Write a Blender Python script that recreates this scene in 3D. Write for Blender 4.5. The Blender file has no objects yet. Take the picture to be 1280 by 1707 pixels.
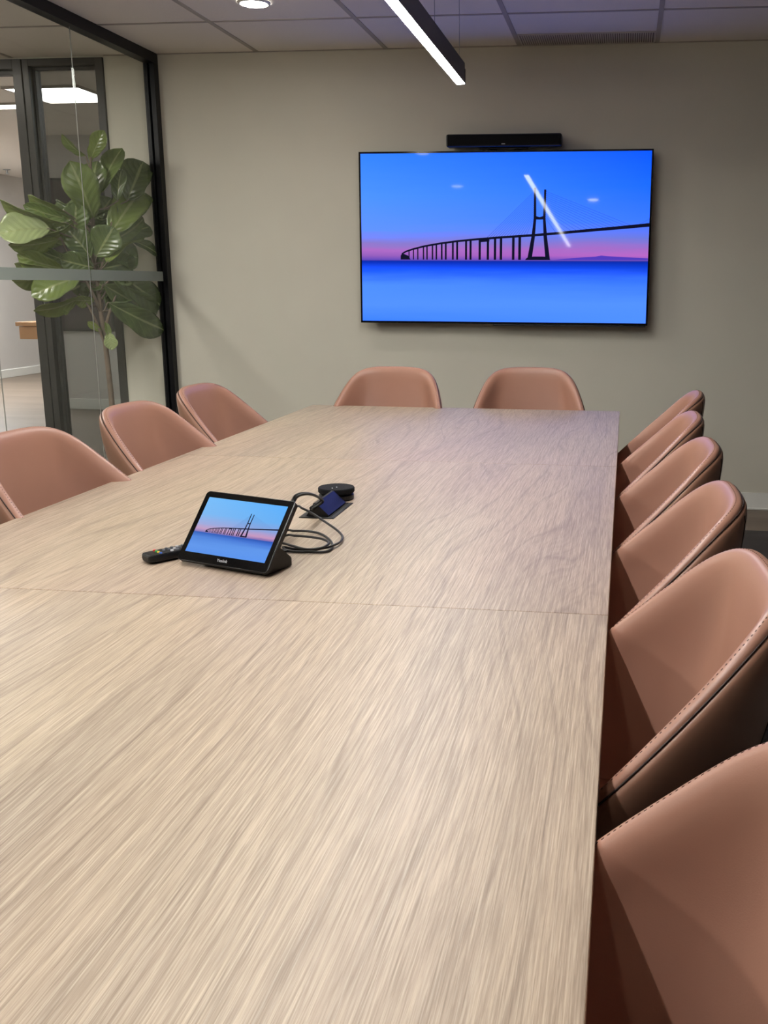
import bpy, bmesh, math, random
import numpy as np
from mathutils import Vector, Matrix
random.seed(7)
SC = bpy.context.scene
COL = SC.collection
PI = math.pi

# ------------------------------------------------------------------ camera
FPX = 1678.7
YAW, PITCH, ROLL = 0.12447, -0.2234, 0.00556
CAM = Vector((0.01358, -4.67363, 1.31073))
PPX, PPY = 827.45, 854.5
fw = Vector((-math.sin(YAW)*math.cos(PITCH), math.cos(YAW)*math.cos(PITCH), math.sin(PITCH)))
rt = Vector((math.cos(YAW), math.sin(YAW), 0))
up = rt.cross(fw)
RT = math.cos(ROLL)*rt + math.sin(ROLL)*up
UP = -math.sin(ROLL)*rt + math.cos(ROLL)*up
cd = bpy.data.cameras.new('camera')
cam = bpy.data.objects.new('camera', cd)
COL.objects.link(cam)
cam.matrix_world = Matrix(((RT.x, UP.x, -fw.x, CAM.x), (RT.y, UP.y, -fw.y, CAM.y), (RT.z, UP.z, -fw.z, CAM.z), (0, 0, 0, 1)))
cd.sensor_fit = 'VERTICAL'
cd.sensor_height = 36.0
cd.lens = FPX/1707*36
cd.shift_x = (640-PPX)/1707
cd.shift_y = (PPY-853.5)/1707
cd.clip_start = 0.02
cd.clip_end = 60
SC.camera = cam


def atp(px, py, axis, val):
    """the point where the sight line of a photo pixel meets the plane axis = val"""
    d = (px-PPX)/FPX*RT - (py-PPY)/FPX*UP + fw
    return CAM + d*((val-CAM[axis])/d[axis])


# ------------------------------------------------------------------ room measures
YW = 1.370      # back wall
XG = -2.758     # glass partition, room face
XR = 1.48       # right wall
YF = -6.0       # wall behind the camera
H = 2.612       # ceiling
ZT = 0.74       # table top
TW = 1.463      # table width


# ------------------------------------------------------------------ materials
def s2l(c):
    return tuple((v/255/12.92 if v/255 <= .04045 else ((v/255+.055)/1.055)**2.4) for v in c)


def rgb(*c):
    return (*s2l(c), 1)


def newmat(name):
    m = bpy.data.materials.new(name)
    m.use_nodes = True
    nt = m.node_tree
    for n in list(nt.nodes):
        nt.nodes.remove(n)
    out = nt.nodes.new('ShaderNodeOutputMaterial')
    return m, nt, out


def lk(nt, a, b):
    nt.links.new(a, b)


def node(nt, typ, **kw):
    n = nt.nodes.new(typ)
    for k, v in kw.items():
        if k in n.inputs:
            n.inputs[k].default_value = v
        else:
            setattr(n, k, v)
    return n


def math_n(nt, op, a, b=None, c=None):
    n = nt.nodes.new('ShaderNodeMath')
    n.operation = op
    for i, v in enumerate((a, b, c)):
        if v is None:
            continue
        if isinstance(v, (int, float)):
            n.inputs[i].default_value = v
        else:
            lk(nt, v, n.inputs[i])
    return n.outputs[0]


def ramp(nt, fac, stops, interp='LINEAR'):
    n = nt.nodes.new('ShaderNodeValToRGB')
    n.color_ramp.interpolation = interp
    el = n.color_ramp.elements
    while len(el) > 1:
        el.remove(el[-1])
    el[0].position = stops[0][0]
    el[0].color = stops[0][1]
    for p, c in stops[1:]:
        e = el.new(p)
        e.color = c
    lk(nt, fac, n.inputs['Fac'])
    return n.outputs['Color']


def mixc(nt, fac, a, b, mode='MIX'):
    n = nt.nodes.new('ShaderNodeMix')
    n.data_type = 'RGBA'
    n.blend_type = mode
    for k, v in ((0, fac), (6, a), (7, b)):
        if isinstance(v, (int, float)):
            n.inputs[k].default_value = v
        elif isinstance(v, tuple):
            n.inputs[k].default_value = v
        else:
            lk(nt, v, n.inputs[k])
    return n.outputs[2]


def coords(nt, scale=(1, 1, 1), loc=(0, 0, 0), kind='Object'):
    tc = nt.nodes.new('ShaderNodeTexCoord')
    mp = nt.nodes.new('ShaderNodeMapping')
    mp.inputs['Scale'].default_value = scale
    mp.inputs['Location'].default_value = loc
    lk(nt, tc.outputs[kind], mp.inputs[0])
    return mp.outputs[0]


def noise(nt, vec, scale, detail=3, rough=.5, dist=0):
    n = nt.nodes.new('ShaderNodeTexNoise')
    n.inputs['Scale'].default_value = scale
    n.inputs['Detail'].default_value = detail
    n.inputs['Roughness'].default_value = rough
    n.inputs['Distortion'].default_value = dist
    lk(nt, vec, n.inputs['Vector'])
    return n.outputs['Fac']


def plain(name, col, rough=.5, metal=0, spec=.5, var=.06, vs=8, bump=0, bs=200, coat=0, sheen=0):
    m, nt, out = newmat(name)
    p = node(nt, 'ShaderNodeBsdfPrincipled', Roughness=rough, Metallic=metal)
    p.inputs['Specular IOR Level'].default_value = spec
    p.inputs['Coat Weight'].default_value = coat
    v = coords(nt)
    f = noise(nt, v, vs, 3)
    a = tuple(min(1, c*(1-var)) for c in col[:3])+(1,)
    b = tuple(min(1, c*(1+var)) for c in col[:3])+(1,)
    lk(nt, ramp(nt, f, [(.3, a), (.7, b)]), p.inputs['Base Color'])
    if bump:
        bn = node(nt, 'ShaderNodeBump', Strength=bump, Distance=.001)
        lk(nt, noise(nt, v, bs, 3), bn.inputs['Height'])
        lk(nt, bn.outputs[0], p.inputs['Normal'])
    lk(nt, p.outputs[0], out.inputs[0])
    return m


def emit(name, col, strength):
    m, nt, out = newmat(name)
    e = node(nt, 'ShaderNodeEmission', Color=col, Strength=strength)
    lk(nt, e.outputs[0], out.inputs[0])
    return m


def glass(name, tint, refl=1.0):
    m, nt, out = newmat(name)
    t = node(nt, 'ShaderNodeBsdfTransparent', Color=tint)
    g = node(nt, 'ShaderNodeBsdfGlossy', Roughness=0.0)
    g.inputs['Color'].default_value = (.9, .95, .93, 1)
    fr = node(nt, 'ShaderNodeFresnel', IOR=1.45)
    ge = nt.nodes.new('ShaderNodeNewGeometry')     # same reflectance entering and leaving the pane
    lk(nt, math_n(nt, 'ADD', math_n(nt, 'MULTIPLY', ge.outputs['Backfacing'], 1/1.45-1.45), 1.45), fr.inputs['IOR'])
    mx = nt.nodes.new('ShaderNodeMixShader')
    lk(nt, math_n(nt, 'MULTIPLY', fr.outputs[0], refl), mx.inputs[0])
    lk(nt, t.outputs[0], mx.inputs[1])
    lk(nt, g.outputs[0], mx.inputs[2])
    lk(nt, mx.outputs[0], out.inputs[0])
    return m


def wood(name, off, tone=0.0):
    m, nt, out = newmat(name)
    p = node(nt, 'ShaderNodeBsdfPrincipled', Roughness=.42)
    p.inputs['Specular IOR Level'].default_value = .46
    v0 = coords(nt, (1, 1, 1), off)
    wob = noise(nt, coords(nt, (1.9, .34, 1), off), 1.5, 2, .45)
    wob2 = noise(nt, coords(nt, (9, 1.1, 1), off), 1.3, 2, .5)
    sx = nt.nodes.new('ShaderNodeSeparateXYZ')
    lk(nt, v0, sx.inputs[0])
    # growth rings: bent stripes along the length of the table
    ph = math_n(nt, 'ADD', math_n(nt, 'MULTIPLY', sx.outputs[0], 6.0), math_n(nt, 'ADD', math_n(nt, 'MULTIPLY', wob, 3.0), math_n(nt, 'MULTIPLY', wob2, .30)))
    ringv = math_n(nt, 'PINGPONG', math_n(nt, 'MULTIPLY', ph, 2.3), 1.0)
    ring2 = math_n(nt, 'PINGPONG', math_n(nt, 'MULTIPLY', ph, 5.3), 1.0)
    cx = nt.nodes.new('ShaderNodeCombineXYZ')
    lk(nt, math_n(nt, 'ADD', math_n(nt, 'MULTIPLY', ph, .115), math_n(nt, 'MULTIPLY', sx.outputs[0], .25)), cx.inputs[0])
    lk(nt, math_n(nt, 'MULTIPLY', sx.outputs[1], .014), cx.inputs[1])
    fib = noise(nt, cx.outputs[0], 250, 4, .65)
    fine = noise(nt, coords(nt, (620, 11, 1), off), 1.0, 3, .65, .3)
    pore = noise(nt, coords(nt, (340, 3.6, 1), off), 1.0, 4, .7, .2)
    big = noise(nt, coords(nt, (3.4, .45, 1), off), 1.2, 3, .55)
    tint = noise(nt, coords(nt, (1.4, .6, 1), (off[0]+4, off[1], 0)), 1.1, 1)
    base = ramp(nt, big, [(.28, rgb(142, 127, 114)), (.42, rgb(160, 143, 125)), (.55, rgb(173, 154, 132)), (.75, rgb(182, 164, 140))])
    base = mixc(nt, .35, base, ramp(nt, tint, [(.35, rgb(184, 160, 146)), (.65, rgb(176, 164, 140))]))
    c = mixc(nt, math_n(nt, 'MULTIPLY', ramp(nt, fib, [(.38, (1, 1, 1, 1)), (.58, (0, 0, 0, 1))]), .34), base, rgb(128, 110, 94))
    c = mixc(nt, math_n(nt, 'MULTIPLY', ramp(nt, ringv, [(.0, (1, 1, 1, 1)), (.25, (0, 0, 0, 1))]), .20), c, rgb(128, 110, 96))
    c = mixc(nt, math_n(nt, 'MULTIPLY', ramp(nt, ring2, [(.0, (1, 1, 1, 1)), (.16, (0, 0, 0, 1))]), .42), c, rgb(112, 94, 80))
    c = mixc(nt, math_n(nt, 'MULTIPLY', ramp(nt, pore, [(.36, (1, 1, 1, 1)), (.47, (0, 0, 0, 1))]), .50), c, rgb(112, 94, 79))
    c = mixc(nt, math_n(nt, 'MULTIPLY', ramp(nt, pore, [(.55, (0, 0, 0, 1)), (.66, (1, 1, 1, 1))]), .38), c, rgb(212, 197, 175))
    c = mixc(nt, math_n(nt, 'MULTIPLY', ramp(nt, fine, [(.40, (1, 1, 1, 1)), (.48, (0, 0, 0, 1))]), .34), c, rgb(116, 98, 83))
    c = mixc(nt, math_n(nt, 'MULTIPLY', ramp(nt, fine, [(.54, (0, 0, 0, 1)), (.62, (1, 1, 1, 1))]), .26), c, rgb(214, 200, 180))
    lk(nt, c, p.inputs['Base Color'])
    bn = node(nt, 'ShaderNodeBump', Strength=.25, Distance=.0006)
    lk(nt, fine, bn.inputs['Height'])
    lk(nt, bn.outputs[0], p.inputs['Normal'])
    lk(nt, p.outputs[0], out.inputs[0])
    return m


def screen_mat(name, kind, strength):
    """the glowing picture of sky, horizon and water; UV 0..1 over the screen"""
    m, nt, out = newmat(name)
    tc = nt.nodes.new('ShaderNodeTexCoord')
    sx = nt.nodes.new('ShaderNodeSeparateXYZ')
    lk(nt, tc.outputs['UV'], sx.inputs[0])
    u, v = sx.outputs[0], sx.outputs[1]
    if kind == 'tv':
        L = [(0, (62, 132, 255)), (.10, (84, 148, 255)), (.22, (80, 146, 252)), (.31, (30, 96, 246)), (.355, (6, 50, 168)), (.368, (12, 46, 142)), (.372, (96, 72, 160)), (.40, (150, 96, 162)), (.43, (176, 108, 170)), (.47, (140, 124, 176)), (.55, (98, 150, 248)), (.75, (78, 150, 255)), (1, (52, 134, 255))]
        R = [(0, (80, 146, 255)), (.12, (84, 148, 255)), (.25, (58, 122, 252)), (.33, (12, 66, 190)), (.362, (6, 44, 150)), (.368, (40, 50, 136)), (.372, (120, 84, 164)), (.40, (190, 106, 172)), (.44, (166, 110, 172)), (.50, (112, 124, 190)), (.6, (60, 124, 248)), (.8, (28, 110, 252)), (1, (10, 90, 250))]
    else:
        L = [(0, (92, 146, 232)), (.12, (98, 152, 236)), (.28, (84, 136, 222)), (.36, (52, 96, 186)), (.375, (140, 128, 190)), (.43, (196, 158, 194)), (.52, (160, 172, 222)), (.7, (126, 186, 244)), (1, (120, 190, 250))]
        R = [(0, (92, 150, 240)), (.2, (96, 152, 236)), (.3, (66, 116, 214)), (.36, (40, 84, 180)), (.375, (140, 118, 180)), (.42, (200, 150, 190)), (.52, (140, 160, 218)), (.7, (104, 176, 244)), (1, (92, 176, 252))]
    wv = nt.nodes.new('ShaderNodeMapping')
    wv.inputs['Scale'].default_value = (3, 22, 1)
    lk(nt, tc.outputs['UV'], wv.inputs[0])
    nz = noise(nt, wv.outputs[0], 1.4, 3)
    vv = math_n(nt, 'ADD', v, math_n(nt, 'MULTIPLY', math_n(nt, 'MULTIPLY', math_n(nt, 'SUBTRACT', nz, .5), .05), math_n(nt, 'GREATER_THAN', math_n(nt, 'ABSOLUTE', math_n(nt, 'SUBTRACT', v, .37)), .05)))
    c = mixc(nt, u, ramp(nt, vv, [(a, rgb(*b)) for a, b in L]), ramp(nt, vv, [(a, rgb(*b)) for a, b in R]))
    p = node(nt, 'ShaderNodeBsdfPrincipled', Roughness=.035)
    p.inputs['Base Color'].default_value = (.004, .004, .005, 1)
    p.inputs['Specular IOR Level'].default_value = .06
    if kind == 'tv':      # the panel's blue is brighter than the picture's white point
        vm = nt.nodes.new('ShaderNodeVectorMath')
        vm.operation = 'MULTIPLY'
        lk(nt, c, vm.inputs[0])
        vm.inputs[1].default_value = (1, 1, 1.45)
        c = vm.outputs[0]
    lk(nt, c, p.inputs['Emission Color'])
    p.inputs['Emission Strength'].default_value = strength
    lk(nt, p.outputs[0], out.inputs[0])
    return m


def screen_ink(name, col, strength):
    m, nt, out = newmat(name)
    p = node(nt, 'ShaderNodeBsdfPrincipled', Roughness=.035)
    p.inputs['Base Color'].default_value = (.004, .004, .005, 1)
    p.inputs['Specular IOR Level'].default_value = .06
    p.inputs['Emission Color'].default_value = col
    p.inputs['Emission Strength'].default_value = strength
    lk(nt, p.outputs[0], out.inputs[0])
    return m


M = {}
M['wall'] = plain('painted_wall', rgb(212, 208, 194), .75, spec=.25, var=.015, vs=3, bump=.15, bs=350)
M['dark_wall'] = plain('bounce_cutting_wall', rgb(74, 70, 66), .8, spec=.2, var=.01)  # unseen walls, coloured dark to cut bounce light on the room
M['white_wall'] = plain('white_painted_wall', rgb(214, 210, 206), .8, spec=.2, var=.01)
M['ceil'] = plain('ceiling_tile', rgb(236, 229, 220), .9, spec=.1, var=.05, vs=260, bump=.5, bs=420)
M['tbar'] = plain('ceiling_grid_bar', rgb(168, 160, 152), .6, var=.02)
M['base'] = plain('baseboard_paint', rgb(236, 236, 230), .4, var=.02)
M['black'] = plain('black_metal', rgb(10, 10, 14), .4, spec=.25, var=.1)
M['doorframe'] = plain('grey_door_frame', rgb(54, 52, 52), .42, metal=.2, var=.04)
M['gap'] = plain('dark_gap', rgb(18, 18, 18), .8)
M['glass'] = glass('clear_glass', (.965, .975, .965, 1), .5)
M['tinted'] = glass('grey_tinted_glass', (.60, .61, .60, 1), 1.0)
M['silicone'] = plain('glass_joint', rgb(150, 148, 142), .35)
M['leather'] = plain('tan_leather', rgb(162, 119, 101), .38, spec=.52, var=.04, vs=5, bump=.12, bs=500)
M['leather2'] = plain('tan_leather_outer', rgb(152, 112, 92), .40, spec=.5, var=.04, vs=5, bump=.12, bs=500)
M['piping'] = plain('dark_seam', rgb(44, 24, 18), .6)
M['stitch'] = plain('stitch_thread', rgb(70, 44, 34), .7)
M['blackplastic'] = plain('black_plastic', rgb(14, 14, 16), .38, spec=.35, var=.08)
M['blackgloss'] = plain('black_gloss', rgb(8, 8, 9), .12, var=.05)
M['rubber'] = plain('black_rubber', rgb(16, 16, 17), .45, var=.05)
M['rim'] = plain('grey_bevel', rgb(70, 72, 76), .25, metal=.6)
M['grille'] = plain('speaker_cloth', rgb(13, 14, 18), .8, spec=.2, bump=.6, bs=900)
M['chrome'] = plain('steel', rgb(180, 182, 184), .3, metal=1)
M['ltgrey'] = plain('light_grey_print', rgb(190, 192, 196), .5)
M['red'] = plain('red_button', rgb(214, 60, 50), .4)
M['green'] = plain('green_button', rgb(60, 170, 90), .4)
M['yellow'] = plain('yellow_button', rgb(220, 190, 70), .4)
M['blue'] = plain('blue_button', rgb(70, 110, 200), .4)
M['navy'] = plain('navy_lid', rgb(15, 18, 44), .35, var=.05)
M['greykey'] = plain('grey_button', rgb(96, 100, 108), .5)
M['vinyl'] = None
M['vent'] = plain('vent_grey', rgb(190, 183, 175), .6)
M['ventdark'] = plain('vent_slot', rgb(104, 99, 95), .9)
M['counter'] = plain('oak_counter', rgb(178, 134, 92), .5, var=.06, vs=6)
M['art'] = plain('dark_canvas', rgb(72, 58, 62), .6, var=.35, vs=3)
M['pot'] = plain('grey_planter', rgb(120, 116, 110), .7, bump=.5, bs=60)
M['soil'] = plain('soil', rgb(50, 38, 30), .95, var=.3, vs=60)
M['bark'] = plain('fig_bark', rgb(112, 98, 84), .85, var=.2, vs=40, bump=.6, bs=60)


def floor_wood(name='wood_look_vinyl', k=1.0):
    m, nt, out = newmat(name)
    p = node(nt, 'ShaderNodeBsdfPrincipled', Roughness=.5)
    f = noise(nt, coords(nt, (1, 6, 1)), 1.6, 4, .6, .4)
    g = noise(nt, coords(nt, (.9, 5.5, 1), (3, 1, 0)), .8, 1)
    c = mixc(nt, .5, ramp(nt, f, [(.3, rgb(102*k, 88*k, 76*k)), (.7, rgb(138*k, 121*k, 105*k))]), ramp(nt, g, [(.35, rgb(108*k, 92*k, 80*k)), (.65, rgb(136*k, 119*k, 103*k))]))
    lk(nt, c, p.inputs['Base Color'])
    lk(nt, p.outputs[0], out.inputs[0])
    return m


def carpet_mat():
    m, nt, out = newmat('grey_loop_carpet')
    p = node(nt, 'ShaderNodeBsdfPrincipled', Roughness=.95)
    p.inputs['Specular IOR Level'].default_value = .1
    v = coords(nt)
    f = noise(nt, v, 300, 3, .7)
    g = noise(nt, v, 9, 3)
    c = mixc(nt, .35, ramp(nt, f, [(.35, rgb(40, 38, 37)), (.65, rgb(118, 112, 106))]), ramp(nt, g, [(.3, rgb(78, 74, 70)), (.7, rgb(104, 98, 92))]))
    lk(nt, c, p.inputs['Base Color'])
    bn = node(nt, 'ShaderNodeBump', Strength=.8, Distance=.004)
    lk(nt, f, bn.inputs['Height'])
    lk(nt, bn.outputs[0], p.inputs['Normal'])
    lk(nt, p.outputs[0], out.inputs[0])
    return m


def leaf_mat():
    m, nt, out = newmat('fig_leaf')
    p = node(nt, 'ShaderNodeBsdfPrincipled', Roughness=.27)
    p.inputs['Specular IOR Level'].default_value = .62
    tc = nt.nodes.new('ShaderNodeTexCoord')
    sx = nt.nodes.new('ShaderNodeSeparateXYZ')
    lk(nt, tc.outputs['UV'], sx.inputs[0])
    # u across (0..1, midrib .5), v along the blade
    au = math_n(nt, 'ABSOLUTE', math_n(nt, 'SUBTRACT', sx.outputs[0], .5))
    side = math_n(nt, 'PINGPONG', math_n(nt, 'MULTIPLY', math_n(nt, 'SUBTRACT', sx.outputs[1], math_n(nt, 'MULTIPLY', au, .55)), 7.0), .5)
    vein = ramp(nt, side, [(0, (1, 1, 1, 1)), (.07, (0, 0, 0, 1))])
    mid = ramp(nt, au, [(0, (1, 1, 1, 1)), (.025, (1, 1, 1, 1)), (.05, (0, 0, 0, 1))])
    at = nt.nodes.new('ShaderNodeAttribute')
    at.attribute_name = 'tone'
    base = ramp(nt, at.outputs['Fac'], [(0, rgb(56, 72, 44)), (.35, rgb(92, 112, 64)), (.7, rgb(132, 148, 72)), (1, rgb(184, 196, 146))])  # palest stop paints the light caught by the glossy leaf
    c = mixc(nt, math_n(nt, 'MULTIPLY', vein, .30), base, rgb(150, 164, 110))
    c = mixc(nt, math_n(nt, 'MULTIPLY', mid, .7), c, rgb(172, 180, 126))
    f = noise(nt, coords(nt), 14, 3)
    c = mixc(nt, .25, c, ramp(nt, f, [(.3, rgb(54, 72, 36)), (.7, rgb(134, 152, 84))]))
    lk(nt, c, p.inputs['Base Color'])
    bn = node(nt, 'ShaderNodeBump', Strength=.7, Distance=.006)
    lk(nt, side, bn.inputs['Height'])
    lk(nt, bn.outputs[0], p.inputs['Normal'])
    tr = nt.nodes.new('ShaderNodeBsdfTranslucent')
    lk(nt, c, tr.inputs['Color'])
    mx = nt.nodes.new('ShaderNodeMixShader')
    mx.inputs[0].default_value = .18
    lk(nt, p.outputs[0], mx.inputs[1])
    lk(nt, tr.outputs[0], mx.inputs[2])
    lk(nt, mx.outputs[0], out.inputs[0])
    return m


def frost_mat():
    m, nt, out = newmat('frosted_film')
    t = node(nt, 'ShaderNodeBsdfTransparent', Color=(.55, .58, .56, 1))
    d = node(nt, 'ShaderNodeBsdfDiffuse', Color=rgb(196, 202, 196))
    l = node(nt, 'ShaderNodeBsdfTranslucent', Color=rgb(196, 202, 196))
    m1 = nt.nodes.new('ShaderNodeMixShader')
    m1.inputs[0].default_value = .5
    lk(nt, d.outputs[0], m1.inputs[1])
    lk(nt, l.outputs[0], m1.inputs[2])
    m2 = nt.nodes.new('ShaderNodeMixShader')
    m2.inputs[0].default_value = .55
    lk(nt, t.outputs[0], m2.inputs[1])
    lk(nt, m1.outputs[0], m2.inputs[2])
    lk(nt, m2.outputs[0], out.inputs[0])
    return m


M['vinyl'] = floor_wood()
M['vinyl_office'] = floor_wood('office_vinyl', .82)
M['carpet'] = carpet_mat()
M['leaf'] = leaf_mat()
M['frost'] = frost_mat()
M['slate'] = plain('slate_metal', rgb(50, 53, 62), .4, metal=.3, var=.04)
M['opanel'] = emit('added_office_fill', (.97, .98, 1, 1), 150)  # emission of the fill panel added for the left office wall
M['pendant'] = emit('pendant_diffuser', (1, .98, .95, 1), 130)
M['downlight'] = emit('downlight_lens', (1, .94, .84, 1), 140)
M['downlight_dim'] = emit('downlight_dim_lens', (1, .94, .84, 1), 60)
M['panel'] = emit('panel_diffuser', (.97, .98, 1, 1), 24)
M['cpanel'] = emit('corridor_panel_diffuser', (1, .96, .90, 1), 38)
M['tvs'] = screen_mat('tv_picture', 'tv', 1.0)
M['tabs'] = screen_mat('tablet_picture', 'tab', 1.0)
M['ink_tv'] = screen_ink('tv_bridge_ink', rgb(14, 16, 40), 1)
M['ink_tab'] = screen_ink('tablet_bridge_ink', rgb(22, 22, 48), 1)
M['cable_tv'] = screen_ink('tv_bridge_cables', rgb(44, 78, 176), 1)
M['cable_tab'] = screen_ink('tablet_bridge_cables', rgb(96, 140, 206), 1)
M['hill'] = screen_ink('tv_far_hills', rgb(84, 60, 190), 1)


# ------------------------------------------------------------------ mesh helpers
def obj(name, bm, mats, parent=None, smooth=False):
    me = bpy.data.meshes.new(name)
    bm.normal_update()
    bm.to_mesh(me)
    bm.free()
    if not isinstance(mats, (list, tuple)):
        mats = [mats]
    for m in mats:
        me.materials.append(m)
    if smooth:
        for p in me.polygons:
            p.use_smooth = True
    o = bpy.data.objects.new(name, me)
    COL.objects.link(o)
    if parent is not None:
        o.parent = parent
    return o


def tag(o, label=None, cat=None, group=None, kind=None):
    if label:
        o['label'] = label
    if cat:
        o['category'] = cat
    if group:
        o['group'] = group
    if kind:
        o['kind'] = kind
    return o


def empty(name, loc=(0, 0, 0), rz=0):
    o = bpy.data.objects.new(name, None)
    o.empty_display_size = .1
    o.location = loc
    o.rotation_euler = (0, 0, rz)
    COL.objects.link(o)
    return o


def box(bm, a, b, mi=0, bev=0):
    x0, y0, z0 = a
    x1, y1, z1 = b
    r = bmesh.ops.create_cube(bm, size=1.0)
    vs = r['verts']
    for v in vs:
        v.co = Vector(((x0+x1)/2+v.co.x*(x1-x0), (y0+y1)/2+v.co.y*(y1-y0), (z0+z1)/2+v.co.z*(z1-z0)))
    fs = set(f for v in vs for f in v.link_faces)
    for f in fs:
        f.material_index = mi
    if bev:
        es = list(set(e for v in vs for e in v.link_edges))
        r2 = bmesh.ops.bevel(bm, geom=es, offset=bev, segments=2, affect='EDGES', profile=.5)
        for f in r2['faces']:
            f.material_index = mi
    return vs


def mbox(name, a, b, mat, parent=None, bev=0):
    bm = bmesh.new()
    box(bm, a, b, 0, bev)
    return obj(name, bm, mat, parent)


def cyl(bm, c, r0, r1, z0, z1, n=32, mi=0, bev=0):
    """closed turned body about a vertical axis"""
    prof = [(0, z0), (r0, z0), (r1, z1), (0, z1)] if not bev else [(0, z0), (r0-bev, z0), (r0, z0+bev), (r1, z1-bev), (r1-bev, z1), (0, z1)]
    lathe(bm, c, prof, n, mi)


def lathe(bm, c, prof, n=32, mi=0):
    rings = []
    for r, z in prof:
        if r < 1e-6:
            rings.append([bm.verts.new((c[0], c[1], z))])
        else:
            rings.append([bm.verts.new((c[0]+r*math.cos(2*PI*i/n), c[1]+r*math.sin(2*PI*i/n), z)) for i in range(n)])
    for A, B in zip(rings, rings[1:]):
        for i in range(n):
            j = (i+1) % n
            vs = [A[i % len(A)], A[j % len(A)], B[j % len(B)], B[i % len(B)]]
            u = []
            for v in vs:
                if v not in u:
                    u.append(v)
            if len(u) >= 3:
                try:
                    f = bm.faces.new(u)
                    f.material_index = mi
                except ValueError:
                    pass


def catmull(P, n):
    P = [Vector(p) for p in P]
    Q = [P[0]*2-P[1]]+P+[P[-1]*2-P[-2]]
    out = []
    for i in range(1, len(Q)-2):
        for k in range(n):
            t = k/n
            a, b, c, d = Q[i-1], Q[i], Q[i+1], Q[i+2]
            out.append(.5*((2*b)+(c-a)*t+(2*a-5*b+4*c-d)*t*t+(3*b-a-3*c+d)*t*t*t))
    out.append(P[-1])
    return out


def tube(bm, pts, r, n=10, mi=0, closed_ends=True):
    pts = [Vector(p) for p in pts]
    rad = r if isinstance(r, (list, tuple)) else [r]*len(pts)
    rings = []
    ref = Vector((0, 0, 1))
    prev = None
    for i, p in enumerate(pts):
        t = (pts[min(i+1, len(pts)-1)]-pts[max(i-1, 0)])
        if t.length < 1e-9:
            t = Vector((0, 0, 1))
        t.normalize()
        if prev is None:
            a = t.cross(ref)
            if a.length < 1e-3:
                a = t.cross(Vector((1, 0, 0)))
        else:
            a = prev - t*prev.dot(t)
        a.normalize()
        prev = a
        b = t.cross(a)
        rings.append([bm.verts.new(p+(a*math.cos(2*PI*k/n)+b*math.sin(2*PI*k/n))*rad[i]) for k in range(n)])
    for A, B in zip(rings, rings[1:]):
        for k in range(n):
            f = bm.faces.new((A[k], A[(k+1) % n], B[(k+1) % n], B[k]))
            f.material_index = mi
            f.smooth = True
    if closed_ends:
        for R_ in (rings[0], rings[-1]):
            try:
                f = bm.faces.new(R_)
                f.material_index = mi
            except ValueError:
                pass


def mtube(name, pts, r, mat, parent=None, n=10):
    bm = bmesh.new()
    tube(bm, pts, r, n)
    bmesh.ops.recalc_face_normals(bm, faces=bm.faces)
    return obj(name, bm, mat, parent)


# ------------------------------------------------------------------ setting
def struct(name, a, b, mat, parent=None, bev=0):
    o = mbox(name, a, b, mat, parent, bev)
    o['kind'] = 'structure'
    return o


XC = -6.4       # far side of the corridor
# floors
struct('floor', (XG-.05, YF, -.08), (XR, .82, 0), M['carpet'])
struct('floor.001', (XG-.05, .82, -.08), (XR, YW, 0), M['vinyl'])
struct('floor.002', (-9.6, YF, -.08), (XG-.05, 10.4, 0), M['vinyl_office'])
struct('floor.003', (XG-.05, YW+.14, -.08), (-1.0, 10.4, 0), M['vinyl_office'])
# ceiling with its grid of bars
ceiling = struct('ceiling', (XC, YF, H), (XR, YW+.14, H+.1), M['ceil'])
bm = bmesh.new()
gx0 = -2.151
xs = [gx0+.762*i for i in range(-5, 5)]
for X in xs:
    if XC < X < XR:
        box(bm, (X-.012, YF, H-.004), (X+.012, YW, H+.002))
for k in range(-1, 5):
    Y = YW-.688-1.524*k
    if YF < Y < YW:
        box(bm, (XC, Y-.010, H-.003), (XR, Y+.010, H+.003))
tg = obj('ceiling_grid', bm, M['tbar'], ceiling)
bm = bmesh.new()
box(bm, (XG+.0, YW-.010, H-.004), (XR, YW, H+.002))
box(bm, (-3.09, YW-.010, H-.004), (XG-.07, YW, H+.002))
obj('edge_angle', bm, M['tbar'], ceiling)

# back wall, continuing behind the glass up to the office door unit
wb = struct('wall_back', (-3.095, YW, 0), (XR+.12, YW+.14, H), M['wall'])
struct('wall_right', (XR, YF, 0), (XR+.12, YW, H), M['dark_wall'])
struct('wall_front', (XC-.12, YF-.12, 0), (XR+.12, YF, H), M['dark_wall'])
struct('wall_corridor', (XC-.12, YF, 0), (XC, YW+.14, H), M['wall'])
bb = bmesh.new()
box(bb, (XG+.0, YW-.012, 0), (XR, YW, .1025), 0, .003)
box(bb, (XG+.0, YW-.020, 0), (XR, YW-.012, .012), 0, .003)
tag(obj('baseboard_back', bb, M['base']), kind='structure')
bb = bmesh.new()
box(bb, (XR-.012, YF, 0), (XR, YW-.02, .1025), 0, .003)
tag(obj('baseboard_right', bb, M['base']), kind='structure')

# glass partition on the left: black channel frame, butt-jointed panes, frosted band
wl = tag(empty('wall_left', (XG, -2, 0)), kind='structure')


def lchild(name, bm, mat, sm=False):
    o = obj(name, bm, mat, None, sm)
    o.parent = wl
    o.matrix_parent_inverse = wl.matrix_world.inverted()
    o.location = (-XG, 2, 0)
    return o


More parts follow.
